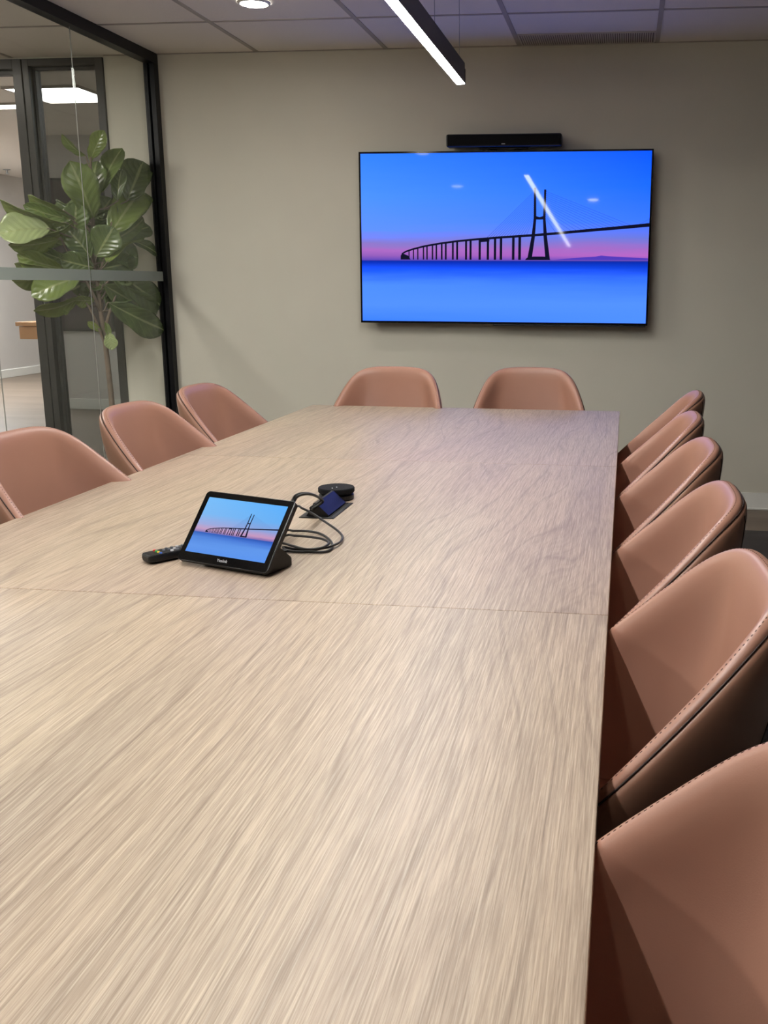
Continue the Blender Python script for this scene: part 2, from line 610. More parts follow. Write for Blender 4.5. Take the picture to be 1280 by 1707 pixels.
FD = .068
bm = bmesh.new()
box(bm, (XG-FD, YF, H-.058), (XG, YW, H), 0, .002)
lchild('top_rail', bm, M['black'])
bm = bmesh.new()
box(bm, (XG-.030, YW-.056, .05), (XG, YW, H-.058), 0, .002)
box(bm, (XG-FD, YW-.056, .05), (XG-.042, YW, H-.058), 0, .002)
box(bm, (XG-.045, YW-.030, .05), (XG-.028, YW, H-.058))
lchild('jamb', bm, M['black'])
bm = bmesh.new()
box(bm, (XG-FD, YF, 0), (XG, YW, .05), 0, .002)
lchild('bottom_rail', bm, M['black'])
joints = [YW-.031, .4606, -.3919, -1.2445, -2.097, -2.950, -3.80, -4.65, -5.5, YF]
GX = XG-.036
for a, b in zip(joints, joints[1:]):
    bm = bmesh.new()
    box(bm, (GX-.006, b+.0025, .045), (GX+.006, a-.0025, H-.053))
    lchild('glass_pane', bm, M['glass'])
    bm = bmesh.new()
    box(bm, (GX+.0065, b+.003, 1.316), (GX+.0073, a-.003, 1.372))
    lchild('frosted_band', bm, M['frost'])
for y in joints[1:-1]:
    bm = bmesh.new()
    box(bm, (GX-.0015, y-.0016, .05), (GX+.0015, y+.0016, H-.058))
    lchild('glass_joint', bm, M['silicone'])

# office door unit in the back wall beyond the glass
ZF = 2.600
d1 = tag(empty('door_1', (-4.2, YW, 0)), kind='structure')
w1 = tag(empty('window_1', (-3.33, YW, 0)), kind='structure')


def pchild(par, name, boxes, mat, bev=.002):
    bm = bmesh.new()
    for a, b in boxes:
        box(bm, a, b, 0, bev)
    o = obj(name, bm, mat, None)
    o.parent = par
    o.location = -par.location
    return o


YD = YW-.012
pchild(d1, 'door_frame', [((-3.668, YD, 0), (-3.612, YW+.12, ZF)), ((-4.75, YD, ZF-.055), (-3.668, YW+.12, ZF)), ((-4.75, YD, 0), (-4.69, YW+.12, ZF-.055))], M['doorframe'])
pchild(d1, 'door_stop', [((-3.69, YW+.03, 0), (-3.668, YW+.08, ZF-.055)), ((-4.69, YW+.03, ZF-.08), (-3.69, YW+.08, ZF-.055))], M['doorframe'])
pchild(d1, 'frame_gap', [((-3.612, YW, 0), (-3.604, YW+.11, ZF))], M['gap'], 0)
pchild(w1, 'window_frame', [((-3.604, YD, 0), (-3.566, YW+.12, ZF)), ((-3.566, YD, ZF-.040), (-3.146, YW+.12, ZF)), ((-3.146, YD, 0), (-3.098, YW+.12, ZF)), ((-3.566, YD, 0), (-3.146, YW+.12, .09))], M['doorframe'])
pchild(w1, 'glazing_stop', [((-3.566, YW+.03, .09), (-3.548, YW+.062, ZF-.04)), ((-3.548, YW+.03, ZF-.058), (-3.162, YW+.062, ZF-.04)), ((-3.162, YW+.03, .09), (-3.146, YW+.062, ZF-.04))], M['doorframe'])
pchild(w1, 'pane', [((-3.560, YW+.068, .085), (-3.150, YW+.076, ZF-.036))], M['tinted'], 0)
struct('wall_corridor_back', (-6.52, YW, 0), (-4.75, YW+.14, H), M['wall'])
struct('trim_1', (-4.75, YW+.001, ZF), (-3.095, YW+.139, H+.1), M['wall'])

# the office beyond the door unit
HO = 2.73
struct('ceiling_office', (-9.6, YW+.14, HO), (-.9, 10.4, HO+.1), M['ceil'])
struct('trim_2', (-9.6, YW+.141, H+.10), (-.9, YW+.19, HO), M['white_wall'])
struct('wall_office_left', (-8.62, YW+.14, 0), (-8.50, 10.4, HO), M['white_wall'])
struct('wall_office_front', (-8.5, YW+.001, 0), (-6.52, YW+.139, HO), M['white_wall'])
struct('wall_office_back', (-8.5, 10.28, 0), (-1.0, 10.4, HO), M['white_wall'])
struct('wall_office_right', (-1.12, YW+.14, 0), (-1.0, 10.28, HO), M['white_wall'])
struct('wall_office_middle', (-5.93, 5.30, 0), (-1.12, 5.42, HO), M['white_wall'])
tag(mbox('baseboard_office', (-8.5, YW+.14, 0), (-8.486, 10.28, .11), M['base'], None, .003), kind='structure')
tag(mbox('baseboard_middle', (-5.93, 5.286, 0), (-1.12, 5.30, .11), M['base'], None, .003), kind='structure')

# floating oak counter on the end of the middle office wall
oc = empty('floating_counter', (-6.1, 5.4, .72))
tag(oc, 'floating oak counter box with overhanging top, seen through the open office doorway', 'counter')
o = mbox('cabinet_body', (-.17, -.10, 0), (.17, .22, .13), M['counter'], oc, .003)
o = mbox('counter_top', (-.195, -.12, .135), (.17, .24, .175), M['counter'], oc, .003)
# dark picture on the middle wall
ar = empty('wall_picture', (-5.55, 5.30, 1.2))
tag(ar, 'large dark framed picture hung inside the office, seen through the tinted sidelight', 'picture')
mbox('canvas', (-.28, -.03, -.37), (.33, -.012, 1.10), M['art'], ar)
bm = bmesh.new()
for a, b in (((-.30, -.036, -.39), (-.28, -.001, 1.12)), ((.33, -.036, -.39), (.35, -.001, 1.12)), ((-.28, -.036, -.39), (.33, -.001, -.37)), ((-.28, -.036, 1.10), (.33, -.001, 1.12))):
    box(bm, a, b, 0, .002)
obj('picture_frame', bm, M['black'], ar)


# ------------------------------------------------------------------ lamps
def panel_light(name, x0, x1, y0, y1, z, mat, label, group=None):
    e = empty(name, ((x0+x1)/2, (y0+y1)/2, z))
    tag(e, label, 'ceiling light', group)
    hx, hy = (x1-x0)/2, (y1-y0)/2
    bm = bmesh.new()
    for a, b in (((-hx, -hy, -.018), (-hx+.02, hy, 0)), ((hx-.02, -hy, -.018), (hx, hy, 0)), ((-hx+.02, -hy, -.018), (hx-.02, -hy+.02, 0)), ((-hx+.02, hy-.02, -.018), (hx-.02, hy, 0))):
        box(bm, a, b)
    obj('frame', bm, M['tbar'], e)
    mbox('diffuser', (-hx+.02, -hy+.02, -.012), (hx-.02, hy-.02, -.004), mat, e)
    return e


panel_light('panel_light', -4.68, -4.06, 2.84, 3.50, HO, M['panel'], 'square white ceiling panel light inside the office, seen through the tinted sidelight')
panel_light('panel_light', -5.70, -4.93, 3.50, 3.72, HO, M['panel'], 'long thin ceiling light in the office, seen through the open doorway above')
panel_light('panel_light', -8.3, -7.75, 5.2, 6.8, HO, M['opanel'], 'added office fill panel brightening the left office wall, out of view')  # unseen fill, added to whiten the office side wall
panel_light('panel_light', -2.6, -2.0, 2.4, 3.6, HO, M['panel'], 'added office fill panel hidden behind the screen wall, out of view')  # unseen fill, added to light the front part of the office
panel_light('panel_light', -4.0, -3.4, -1.7, -.5, H, M['cpanel'], 'corridor ceiling panel light outside the glass partition, out of view above left')
panel_light('panel_light', -4.0, -3.4, -4.9, -3.7, H, M['cpanel'], 'corridor ceiling panel light near the camera end, out of view')

# pendant over the table
pe = empty('linear_pendant', (-.728, -2.38, 2.15))
tag(pe, 'long black linear pendant lamp with glowing white strip hanging over the table', 'pendant lamp')
L2 = 2.30
bm = bmesh.new()
box(bm, (-.019, -L2, .004), (-.0165, L2, .085))
box(bm, (.0165, -L2, .004), (.019, L2, .085))
box(bm, (-.0165, -L2, .012), (.0165, L2, .085))
obj('housing', bm, M['slate'], pe)
mbox('end_cap', (-.0215, L2, .000), (.0215, L2+.004, .062), M['slate'], pe, .001)
mbox('end_cap', (-.0215, -L2-.004, .000), (.0215, -L2, .062), M['slate'], pe, .001)
mbox('diffuser', (-.0165, -L2, 0), (.0165, L2, .011), M['pendant'], pe)
for y in (-2.27, -1.70, 1.70, 2.27):
    bm = bmesh.new()
    tube(bm, [(0, y, .083), (0, y, H-2.15-.02)], .0012, 6)
    obj('suspension_wire', bm, M['chrome'], pe)
    bm = bmesh.new()
    cyl(bm, (0, y), .004, .004, .083, .095, 12)
    obj('wire_clamp', bm, M['chrome'], pe)
    bm = bmesh.new()
    cyl(bm, (0, y), .02, .02, H-2.15-.02, H-2.15-.001, 20)
    obj('ceiling_cup', bm, M['chrome'], pe)

# downlights
dl_labels = ['round recessed downlight in the ceiling, glowing at the top edge of the photo',
             'round recessed downlight above the left chairs, out of view, nearer the screen wall',
             'round recessed downlight above the left chairs, out of view, nearer the camera',
             'round recessed downlight in the corridor ceiling in front of the fig tree, out of view',
             'round recessed downlight above the camera end of the table, out of view']
for (x, y), lb in zip([(-1.791, .348), (-1.791, -1.6), (-1.791, -3.3), (-4.0, .80), (-.45, -4.25)], dl_labels):
    e = empty('downlight', (x, y, H))
    tag(e, lb, 'downlight', 'ceiling downlights')
    bm = bmesh.new()
    lathe(bm, (0, 0), [(.060, -.004), (.066, -.012), (.074, -.010), (.078, -.001)], 40)
    lathe(bm, (0, 0), [(.060, -.004), (.078, -.001)], 40)
    obj('trim_ring', bm, M['base'], e, True)
    bm = bmesh.new()
    lathe(bm, (0, 0), [(.061, -.003), (.058, -.010), (.045, -.016), (.02, -.019), (0, -.020)], 40)
    obj('lens', bm, M['downlight_dim'] if (x == -1.791 and y < 0) else M['downlight'], e, True)

# slot vent in the ceiling
ve = empty('ceiling_vent', (-.246, 1.235, H))
tag(ve, 'slim grey slotted ceiling vent running along the screen wall', 'vent')
bm = bmesh.new()
hx, hy = .366, .127
for a, b in (((-hx, -hy, -.006), (hx, -hy+.010, -.001)), ((-hx, hy-.012, -.006), (hx, hy, -.001)), ((-hx, -hy+.01, -.006), (-hx+.008, hy-.012, -.001)), ((hx-.008, -hy+.01, -.006), (hx, hy-.012, -.001))):
    box(bm, a, b)
obj('frame', bm, M['vent'], ve)
bm = bmesh.new()
n = 60
for i in range(n):
    x = -hx+.012+(2*hx-.024)*(i+.5)/n
    box(bm, (x-.0034, -hy+.01, -.007), (x+.0034, hy-.012, -.002))
obj('grille', bm, M['vent'], ve)
mbox('backing', (-hx+.008, -hy+.01, -.0022), (hx-.008, hy-.012, -.001), M['ventdark'], ve)

# sprinkler head on the office ceiling
sp = empty('sprinkler_head', (-8.05, 8.2, HO))
tag(sp, 'small sprinkler head on the ceiling of the office seen through the doorway', 'sprinkler')
bm = bmesh.new()
lathe(bm, (0, 0), [(0, 0), (.045, 0), (.045, -.006), (.014, -.012), (.012, -.05), (0, -.05)], 20)
obj('escutcheon', bm, M['chrome'], sp)
bm = bmesh.new()
lathe(bm, (0, 0), [(0, -.055), (.03, -.055), (.03, -.06), (0, -.06)], 20)
tube(bm, [(.01, 0, -.04), (.014, 0, -.056)], .003, 6)
tube(bm, [(-.01, 0, -.04), (-.014, 0, -.056)], .003, 6)
obj('deflector', bm, M['chrome'], sp)


# ------------------------------------------------------------------ screens
def poly(bm, pts, z, mi, W_, H_, uvl):
    vs = [bm.verts.new((p[0]*W_, -z, p[1]*H_)) for p in pts]
    try:
        f = bm.faces.new(vs)
    except ValueError:
        return
    f.material_index = mi
    for l, p in zip(f.loops, pts):
        l[uvl].uv = (p[0], p[1])


def strip(bm, pts, w, z, mi, W_, H_, uvl):
    """flat line of given widths (fractions of the height) through (u, v) points"""
    A = W_/H_
    P = [Vector((p[0]*A, p[1])) for p in pts]
    ws = w if isinstance(w, (list, tuple)) else [w]*len(P)
    Lp, Rp = [], []
    for i, p in enumerate(P):
        t = (P[min(i+1, len(P)-1)]-P[max(i-1, 0)]).normalized()
        nn = Vector((-t.y, t.x))*ws[i]/2
        Lp.append(p+nn)
        Rp.append(p-nn)
    for i in range(len(P)-1):
        q = [Rp[i], Rp[i+1], Lp[i+1], Lp[i]]
        poly(bm, [(v.x/A, v.y) for v in q], z, mi, W_, H_, uvl)


def picture(bm, W_, H_, thick=1.0, cables=True, horizon=.372):
    """bridge over calm water, laid on a screen of size W_ x H_; facing -Y, origin bottom left"""
    uvl = bm.loops.layers.uv.new('UVMap')
    poly(bm, [(0, 0), (1, 0), (1, 1), (0, 1)], 0, 0, W_, H_, uvl)
    def c(px, py):
        return ((px-603.5)/481, (536.5-py)/282.5)
    e = .0003
    # far hills on the right horizon
    poly(bm, [c(930, 430.6), c(1084, 430.6), c(1084, 427.5), c(1050, 426), c(1018, 424.2), c(1008, 423.2), c(998, 425), c(960, 427.5)], e, 3, W_, H_, uvl)
    # cables
    if cables:
        for k in range(15):
            t = k/14
            strip(bm, [c(895.5, 318+44*t), c(813+70*t, 398.5-7.5*t)], .0016*thick, e*1.5, 2, W_, H_, uvl)
            strip(bm, [c(915, 318+44*t), c(1062-128*t, 376.5+11.5*t)], .0016*thick, e*1.5, 2, W_, H_, uvl)
        strip(bm, [c(1062, 375.5), c(1085, 363)], .0016*thick, e*1.5, 2, W_, H_, uvl)
        strip(bm, [c(1070, 375), c(1085, 368)], .0016*thick, e*1.5, 2, W_, H_, uvl)
    # deck
    deck = [(672, 425), (674, 420.5), (680, 417), (692, 413), (712, 408), (738, 403.5), (768, 399.5), (800, 396.5), (845, 393), (892, 390), (930, 387), (985, 382), (1035, 377.7), (1085.2, 373)]
    strip(bm, [c(*p) for p in deck], [v*thick for v in (.006, .009, .010, .0105, .011, .0115, .012, .0125, .0135, .0145, .015, .017, .019, .021)], e*2, 1, W_, H_, uvl)
    # piers
    px = [673.4, 685.4, 693, 700.5, 710.2, 716.3, 725.6, 732.2, 741.4, 748.3, 760.3, 767.6, 782.7, 790.3, 805.7, 819.5, 831.5, 841.5, 862.1, 872.7]
    for i, x in enumerate(px):
        w = 1.6+2.9*i/19
        i1 = max(j for j, d in enumerate(deck) if d[0] <= x or j == 0)
        a, b = deck[i1], deck[min(i1+1, len(deck)-1)]
        yt = a[1]+(b[1]-a[1])*(x-a[0])/(b[0]-a[0])
        w *= thick
        poly(bm, [c(x-w/2, 430.6), c(x+w/2, 430.6), c(x+w/2, yt), c(x-w/2, yt)], e*2, 1, W_, H_, uvl)
    poly(bm, [c(671, 430.6), c(688, 430.6), c(684, 424), c(674, 420), c(671, 424)], e*1.8, 1, W_, H_, uvl)
    poly(bm, [c(804, 401.5), c(822, 400), c(822, 396), c(804, 397)], e*2, 1, W_, H_, uvl)
    # tower
    t = (thick-1)*1.0
    strip(bm, [c(896.8, 312), c(897.5, 362), c(895, 392), c(889.5, 429)], [.013*thick, .016*thick, .021*thick, .027*thick], e*2.5, 1, W_, H_, uvl)
    strip(bm, [c(913.6, 315), c(912.8, 362), c(915, 392), c(919.5, 429)], [.013*thick, .016*thick, .021*thick, .027*thick], e*2.5, 1, W_, H_, uvl)
    strip(bm, [c(896, 360.5), c(905, 362), c(914, 360.5)], [.022, .015, .022], e*2.6, 1, W_, H_, uvl)
    poly(bm, [c(882, 430.8), c(924, 430.8), c(922, 426), c(912, 425), c(896, 425), c(885, 427)], e*2.4, 1, W_, H_, uvl)
    return bm


# ------------------------------------------------------------------ television
TVW, TVH = 1.684, .966
TY = YW-.070
tv = empty('television', (-1.547, YW-.104, 1.082))
tag(tv, 'large flat television on the wall showing a bridge over blue water', 'television')
tv.rotation_euler = (-.035, 0, -.006)
bm = bmesh.new()
b = .010
box(bm, (0, 0, 0), (b, .022, TVH))
box(bm, (TVW-b, 0, 0), (TVW, .022, TVH))
box(bm, (b, 0, TVH-b), (TVW-b, .022, TVH))
box(bm, (b, 0, 0), (TVW-b, .022, b*1.15))
obj('bezel', bm, M['blackgloss'], tv)
bm = bmesh.new()
box(bm, (.004, .020, .004), (TVW-.004, .034, TVH-.004))
box(bm, (.30, .034, .08), (TVW-.30, .052, .62), 0, .006)
obj('back_shell', bm, M['blackplastic'], tv)
mbox('sensor_lip', (.79, -.001, -.010), (TVW-.012, .018, 0), M['blackplastic'], tv, .002)
bm = picture(bmesh.new(), TVW-2*b+.002, TVH-2*b+.002)
so = obj('screen', bm, [M['tvs'], M['ink_tv'], M['cable_tv'], M['hill']], tv)
so.location = (b-.001, .0035, b-.001)
bm = bmesh.new()
box(bm, (.55, .052, .15), (.59, .068, .60))
box(bm, (1.09, .052, .15), (1.13, .068, .60))
box(bm, (.40, .064, .34), (1.28, .078, .42))
obj('wall_bracket', bm, M['black'], tv)

# video bar above the television
sb = empty('video_bar', (-.701, YW, 2.064))
tag(sb, 'slim black video bar with small pale badge mounted above the television', 'video bar')
bm = bmesh.new()
box(bm, (-.327, -.115, 0), (.327, -.030, .068), 0, .010)
obj('housing', bm, M['blackplastic'], sb, False)
mbox('front_grille', (-.318, -.1175, .008), (.318, -.1145, .060), M['grille'], sb, .002)
bm = bmesh.new()
box(bm, (-.010, -.1185, .011), (.010, -.1172, .015))
obj('badge', bm, M['ltgrey'], sb)
bm = bmesh.new()
box(bm, (-.09, -.030, -.02), (-.05, -.0005, .05))
box(bm, (.05, -.030, -.02), (.09, -.0005, .05))
box(bm, (-.14, -.06, -.006), (.14, -.030, .0))
obj('mount', bm, M['black'], sb)

# ------------------------------------------------------------------ table
tb = empty('conference_table', (-TW/2, -2.22, 0))
tag(tb, 'long light wood conference table made of three joined tops', 'table')
ys = [0, -1.4624, -2.9638, -4.44]
offs = [(0.3, 0.6, 0), (7.1, 3.4, 0), (13.3, 9.1, 0)]
for i in range(3):
    y1, y0 = ys[i], ys[i+1]
    bm = bmesh.new()
    box(bm, (-TW, y0+.0008, ZT-.028), (0, y1-.0008, ZT), 0, .0015)
    o = obj('tabletop', bm, wood('table_wood_%d' % i, offs[i]))
    o.parent = tb
    o.location = -Vector(tb.location)
for y in (-.75, -2.2, -3.7):
    bm = bmesh.new()
    box(bm, (-1.02, y-.28, .03), (-.44, y+.28, ZT-.0285), 0, .004)
    o = obj('pedestal', bm, M['black'])
    o.parent = tb
    o.location = -Vector(tb.location)
    bm = bmesh.new()
    box(bm, (-1.08, y-.33, 0), (-.38, y+.33, .03), 0, .004)
    o = obj('foot_plate', bm, M['black'])
    o.parent = tb
    o.location = -Vector(tb.location)

# ------------------------------------------------------------------ chairs
# local frame: +Y is forward (toward the table), Y = 0 is the table edge
RIM = [(0, -.228, .911), (.085, -.227, .911), (.150, -.212, .903), (.194, -.176, .880), (.222, -.131, .838),
       (.242, -.082, .790), (.260, -.031, .742), (.270, .018, .695), (.273, .072, .643), (.271, .127, .590), (.252, .181, .532), (.218, .216, .482)]
BOT = [(0, -.115, .405), (.04, -.110, .402), (.085, -.095, .398), (.118, -.070, .395), (.140, -.040, .392),
       (.155, -.008, .390), (.165, .025, .390), (.172, .060, .390), (.176, .095, .392), (.176, .135, .396), (.172, .175, .402), (.162, .205, .410)]
INN = [(0, -.150, .500), (.05, -.146, .498), (.10, -.132, .494), (.145, -.105, .490), (.172, -.072, .488),
       (.190, -.035, .486), (.202, .000, .485), (.210, .040, .484), (.214, .080, .482), (.214, .125, .478), (.208, .170, .472), (.196, .205, .462)]


def full(P, n=5):
    h = catmull(P, n)
    left = [Vector((-p.x, p.y, p.z)) for p in h[::-1]]
    return left + h[1:]


def make_chair():
    R = full(RIM)
    for _ in range(14):        # soften the shoulders
        R = [R[0]]+[R[i]*.5+(R[i-1]+R[i+1])*.25 for i in range(1, len(R)-1)]+[R[-1]]
    B = full(BOT)
    I = full(INN)
    N = len(R)
    mid = N//2
    nrm = []
    for i in range(N):
        t = R[min(i+1, N-1)]-R[max(i-1, 0)]
        o = Vector((t.y, -t.x, 0)).normalized()
        nrm.append(o)     # outward
    tan = [(R[min(i+1, N-1)]-R[max(i-1, 0)]).normalized() for i in range(N)]
    upv = []
    for i in range(N):
        u = nrm[i].cross(tan[i])
        if u.z < 0:
            u = -u
        upv.append(u.normalized())
    root = empty('tub_chair')
    # outer shell
    bm = bmesh.new()
    rows = []
    oprof = []
    for i in range(N):
        o, u = nrm[i], upv[i]
        k = abs(i-mid)/mid           # 0 at back, 1 at front tips
        prof = [R[i]+o*.001-u*.003, R[i]+o*.005-u*.004, R[i]+o*.008-u*.010, R[i]+o*.009-u*.022]
        P0 = prof[-1]
        P3 = B[i]
        hgt = P0.z-P3.z
        P1 = P0-o*.004-Vector((0, 0, hgt*.25))
        P2 = P3+o*(.015*(1-k)+.045)+Vector((0, 0, hgt*.26))
        for q in range(1, 15):
            t = q/14
            prof.append(P0*(1-t)**3+P1*3*t*(1-t)**2+P2*3*t*t*(1-t)+P3*t**3)
        prof.append(Vector((P3.x*.5, P3.y*.5+.02, P3.z-.012)))
        oprof.append((o, prof))
        rows.append([bm.verts.new(p) for p in prof])
    for a, b_ in zip(rows, rows[1:]):
        for j in range(len(a)-1):
            bm.faces.new((a[j], a[j+1], b_[j+1], b_[j]))
    # front closing panel and underside
    for j in range(len(rows[0])-1):
        pass
    cap = [r_[-1] for r_ in rows]
    bm.faces.new(cap)
    under = [rows[0][j] for j in range(len(rows[0])-1, 3, -1)]
    under2 = [rows[-1][j] for j in range(4, len(rows[-1]))]
    for j in range(4, len(rows[0])-1):
        bm.faces.new((rows[0][j], rows[0][j+1], rows[-1][j+1], rows[-1][j]))
    bmesh.ops.recalc_face_normals(bm, faces=bm.faces)
    obj('outer_shell', bm, M['leather2'], root, True)
    # inner pad: rolls over the rim then runs down to the seat
    bm = bmesh.new()
    rows = []
    edge = []
    for i in range(N):
        o, u = nrm[i], upv[i]
        k = abs(i-mid)/mid
        prof = [R[i]-u*.004, R[i]+u*.001-o*.001, R[i]+u*.0045-o*.005, R[i]+u*.0055-o*.011, R[i]+u*.0045-o*.0175, R[i]+u*.000-o*.023, R[i]-u*.010-o*.029, R[i]-u*.024-o*.033]
        edge.append(R[i]+u*.0052-o*.0130)
        P0 = prof[-1]
        P3 = I[i]
        hgt = P0.z-P3.z
        P1 = P0-u*hgt*.30-o*.004
        P2 = P3+Vector((0, 0, hgt*.35))+o*.012
        for q in range(1, 15):
            t = q/14
            prof.append(P0*(1-t)**3+P1*3*t*(1-t)**2+P2*3*t*t*(1-t)+P3*t**3)
        prof.append(Vector((P3.x*.8, P3.y*.8+.02, P3.z-.03)))
        rows.append([bm.verts.new(p) for p in prof])
    for a, b_ in zip(rows, rows[1:]):
        for j in range(len(a)-1):
            bm.faces.new((a[j], a[j+1], b_[j+1], b_[j]))
    bmesh.ops.recalc_face_normals(bm, faces=bm.faces)
    pad = obj('backrest_pad', bm, M['leather'], root, True)
    # orient normals toward the sitter
    me = pad.data
    f = me.polygons[len(me.polygons)//2]
    # seam between pad and shell
    bm = bmesh.new()
    tube(bm, [R[i]+nrm[i]*.0010-upv[i]*.0012 for i in range(N)], .0014, 6)
    obj('seam', bm, M['piping'], root)
    # stitching: short threads along the rim
    bm = bmesh.new()
    pts = edge
    acc = 0.0
    seglen = .0085
    cur = pts[0].copy()
    dist = 0
    nxt = seglen
    for i in range(len(pts)-1):
        a, b_ = pts[i], pts[i+1]
        d = (b_-a).length
        while nxt <= dist+d:
            t = (nxt-dist)/d
            p = a.lerp(b_, t)
            dr = (b_-a).normalized()
            u = upv[i]
            o = nrm[i]
            s = .0017
            q = [p-dr*s-o*.0007, p+dr*s-o*.0007, p+dr*s+o*.0007, p-dr*s+o*.0007]
            vb = [bm.verts.new(v+u*.0004) for v in q]
            vl = [bm.verts.new(v-u*.0012) for v in q]
            bm.faces.new(vb)
            for kk in range(4):
                bm.faces.new((vb[kk], vl[kk], vl[(kk+1) % 4], vb[(kk+1) % 4]))
            nxt += seglen
        dist += d
    bmesh.ops.recalc_face_normals(bm, faces=bm.faces)
    obj('stitching', bm, M['stitch'], root)
    # vertical seams down the outer shell behind each shoulder
    for i in (mid-9, mid+9):
        o, pf = oprof[i]
        bm = bmesh.new()
        tube(bm, [p+o*.0003 for p in pf[2:-2]], .0013, 6)
        obj('shell_seam', bm, M['piping'], root)
    # seat cushion
    bm = bmesh.new()
    outl = [Vector((p.x*.99, p.y, 0)) for p in I]
    outl += [Vector((.15, .235, 0)), Vector((.07, .248, 0)), Vector((0, .25, 0)), Vector((-.07, .248, 0)), Vector((-.15, .235, 0))]
    ctr = Vector((0, .05, 0))
    rings = []
    for sc_, z in ((.90, .425), (.985, .432), (1.0, .450), (.99, .468), (.95, .478), (.80, .486), (.5, .488), (.2, .487)):
        rings.append([bm.verts.new((ctr.x+(p.x-ctr.x)*sc_, ctr.y+(p.y-ctr.y)*sc_, z)) for p in outl])
    K = len(outl)
    for a, b_ in zip(rings, rings[1:]):
        for j in range(K):
            bm.faces.new((a[j], a[(j+1) % K], b_[(j+1) % K], b_[j]))
    bm.faces.new(rings[-1])
    bm.faces.new(rings[0][::-1])
    bmesh.ops.recalc_face_normals(bm, faces=bm.faces)
    obj('seat_cushion', bm, M['leather'], root, True)
    # base
    bm = bmesh.new()
    box(bm, (-.12, -.06, .372), (.12, .18, .392), 0, .004)
    obj('seat_plate', bm, M['black'], root)
    for sx_ in (-1, 1):
        for sy_, yb, yt in ((1, .215, .14), (-1, -.17, -.03)):
            bm = bmesh.new()
            tube(bm, [(sx_*.10, yt, .385), (sx_*.16, (yt+yb)/2+.02*sy_, .24), (sx_*.205, yb, .002)], [.014, .012, .009], 14)
            bmesh.ops.recalc_face_normals(bm, faces=bm.faces)
            obj('leg', bm, M['black'], root)
    return root


def copy_tree(o, parent=None):
    c = o.copy()
    COL.objects.link(c)
    if parent is not None:
        c.parent = parent
    for ch in list(o.children):
        copy_tree(ch, c)
    return c


GR = 'tan leather tub chairs around the conference table'
D_ = PI/180
chairs = [
    # x, y of the table-edge point, facing angle (0 = +Y), label
    (.083, -.79, 88.2*D_, 'tan leather tub chair on the right side of the table, farthest from the camera'),
    (.029, -1.468, 90.4*D_, 'tan leather tub chair on the right side, second from the screen wall'),
    (.031, -2.052, 92.0*D_, 'tan leather tub chair on the right side, third from the screen wall'),
    (.020, -2.678, 90.9*D_, 'tan leather tub chair on the right side whose top meets the white baseboard'),
    (.014, -3.256, 93.5*D_, 'tan leather tub chair on the right side, second nearest the camera, long stitched edge'),
    (.020, -3.955, 97.0*D_, 'nearest tan leather tub chair in the bottom right corner of the photo'),
    (-1.456, -.868, -92.6*D_, 'tan leather tub chair on the left side, nearest the screen wall'),
    (-1.420, -1.515, -94.0*D_, 'tan leather tub chair on the left side in front of the fig tree trunk'),
    (-1.415, -2.165, -94.0*D_, 'tan leather tub chair at the left photo edge in front of the open doorway'),
    (-TW, -2.80, -PI/2, 'tan leather tub chair on the left side, only its edge showing at the photo border'),
    (-1.091, -.062, 179.5*D_, 'tan leather tub chair at the far table end, left one below the television'),
    (-.426, .028, 183.0*D_, 'tan leather tub chair at the far table end, right one below the television'),
]
proto = make_chair()
for i, (x, y, a, lb) in enumerate(chairs):
    c = proto if i == 0 else copy_tree(proto)
    c.location = (x, y, 0)
    c.rotation_euler = (0, 0, a)
    tag(c, lb, 'chair', GR)

# ------------------------------------------------------------------ tablet controller
TYAW, TT = -.33317, .87867
tu = Vector((math.cos(TYAW), math.sin(TYAW), 0))
tn = Vector((-math.sin(TYAW), math.cos(TYAW), 0))
tvv = tn*math.cos(TT)+Vector((0, 0, 1))*math.sin(TT)
SW, SH = .2061, .1281
ORG = Vector((-.87691, -2.7522, .768))
tc_ = empty('touch_controller', (ORG.x+tu.x*.1+tn.x*.05, ORG.y+tu.y*.1+tn.y*.05, ZT))
tag(tc_, 'black tilted touch screen controller on the table showing a bridge picture', 'touch screen')
nb = tu.cross(tvv)          # points toward the viewer (front) or back
if nb.y > 0:
    nb = -nb
MT = Matrix(((tu.x, -nb.x, tvv.x, ORG.x), (tu.y, -nb.y, tvv.y, ORG.y), (tu.z, -nb.z, tvv.z, ORG.z), (0, 0, 0, 1)))


def place(o, par, mw):
    o.parent = par
    o.matrix_local = Matrix.Translation(-Vector(par.location)) @ mw
    return o


def rrect(x0, z0, x1, z1, r, n=6):
    P = []
    for cx, cz, a0 in ((x1-r, z0+r, -90), (x1-r, z1-r, 0), (x0+r, z1-r, 90), (x0+r, z0+r, 180)):
        for k in range(n+1):
            a = math.radians(a0+90*k/n)
            P.append((cx+r*math.cos(a), cz+r*math.sin(a)))
    return P


def rslab(bm, x0, z0, x1, z1, r, y0, y1, bev, mi=0, n=6):
    """rounded slab in the XZ plane from y0 (front) to y1 (back), edges rounded by bev"""
    lay = [(bev, y0), (bev*.3, y0+bev*.3), (0, y0+bev), (0, y1-bev), (bev, y1)]
    rings = []
    for ins, y in lay:
        P = rrect(x0+ins, z0+ins, x1-ins, z1-ins, max(r-ins, .0005), n)
        rings.append([bm.verts.new((p[0], y, p[1])) for p in P])
    K = len(rings[0])
    for a, b_ in zip(rings, rings[1:]):
        for j in range(K):
            f = bm.faces.new((a[j], a[(j+1) % K], b_[(j+1) % K], b_[j]))
            f.material_index = mi
    bm.faces.new(rings[0][::-1]).material_index = mi
    bm.faces.new(rings[-1]).material_index = mi
    bmesh.ops.recalc_face_normals(bm, faces=bm.faces)


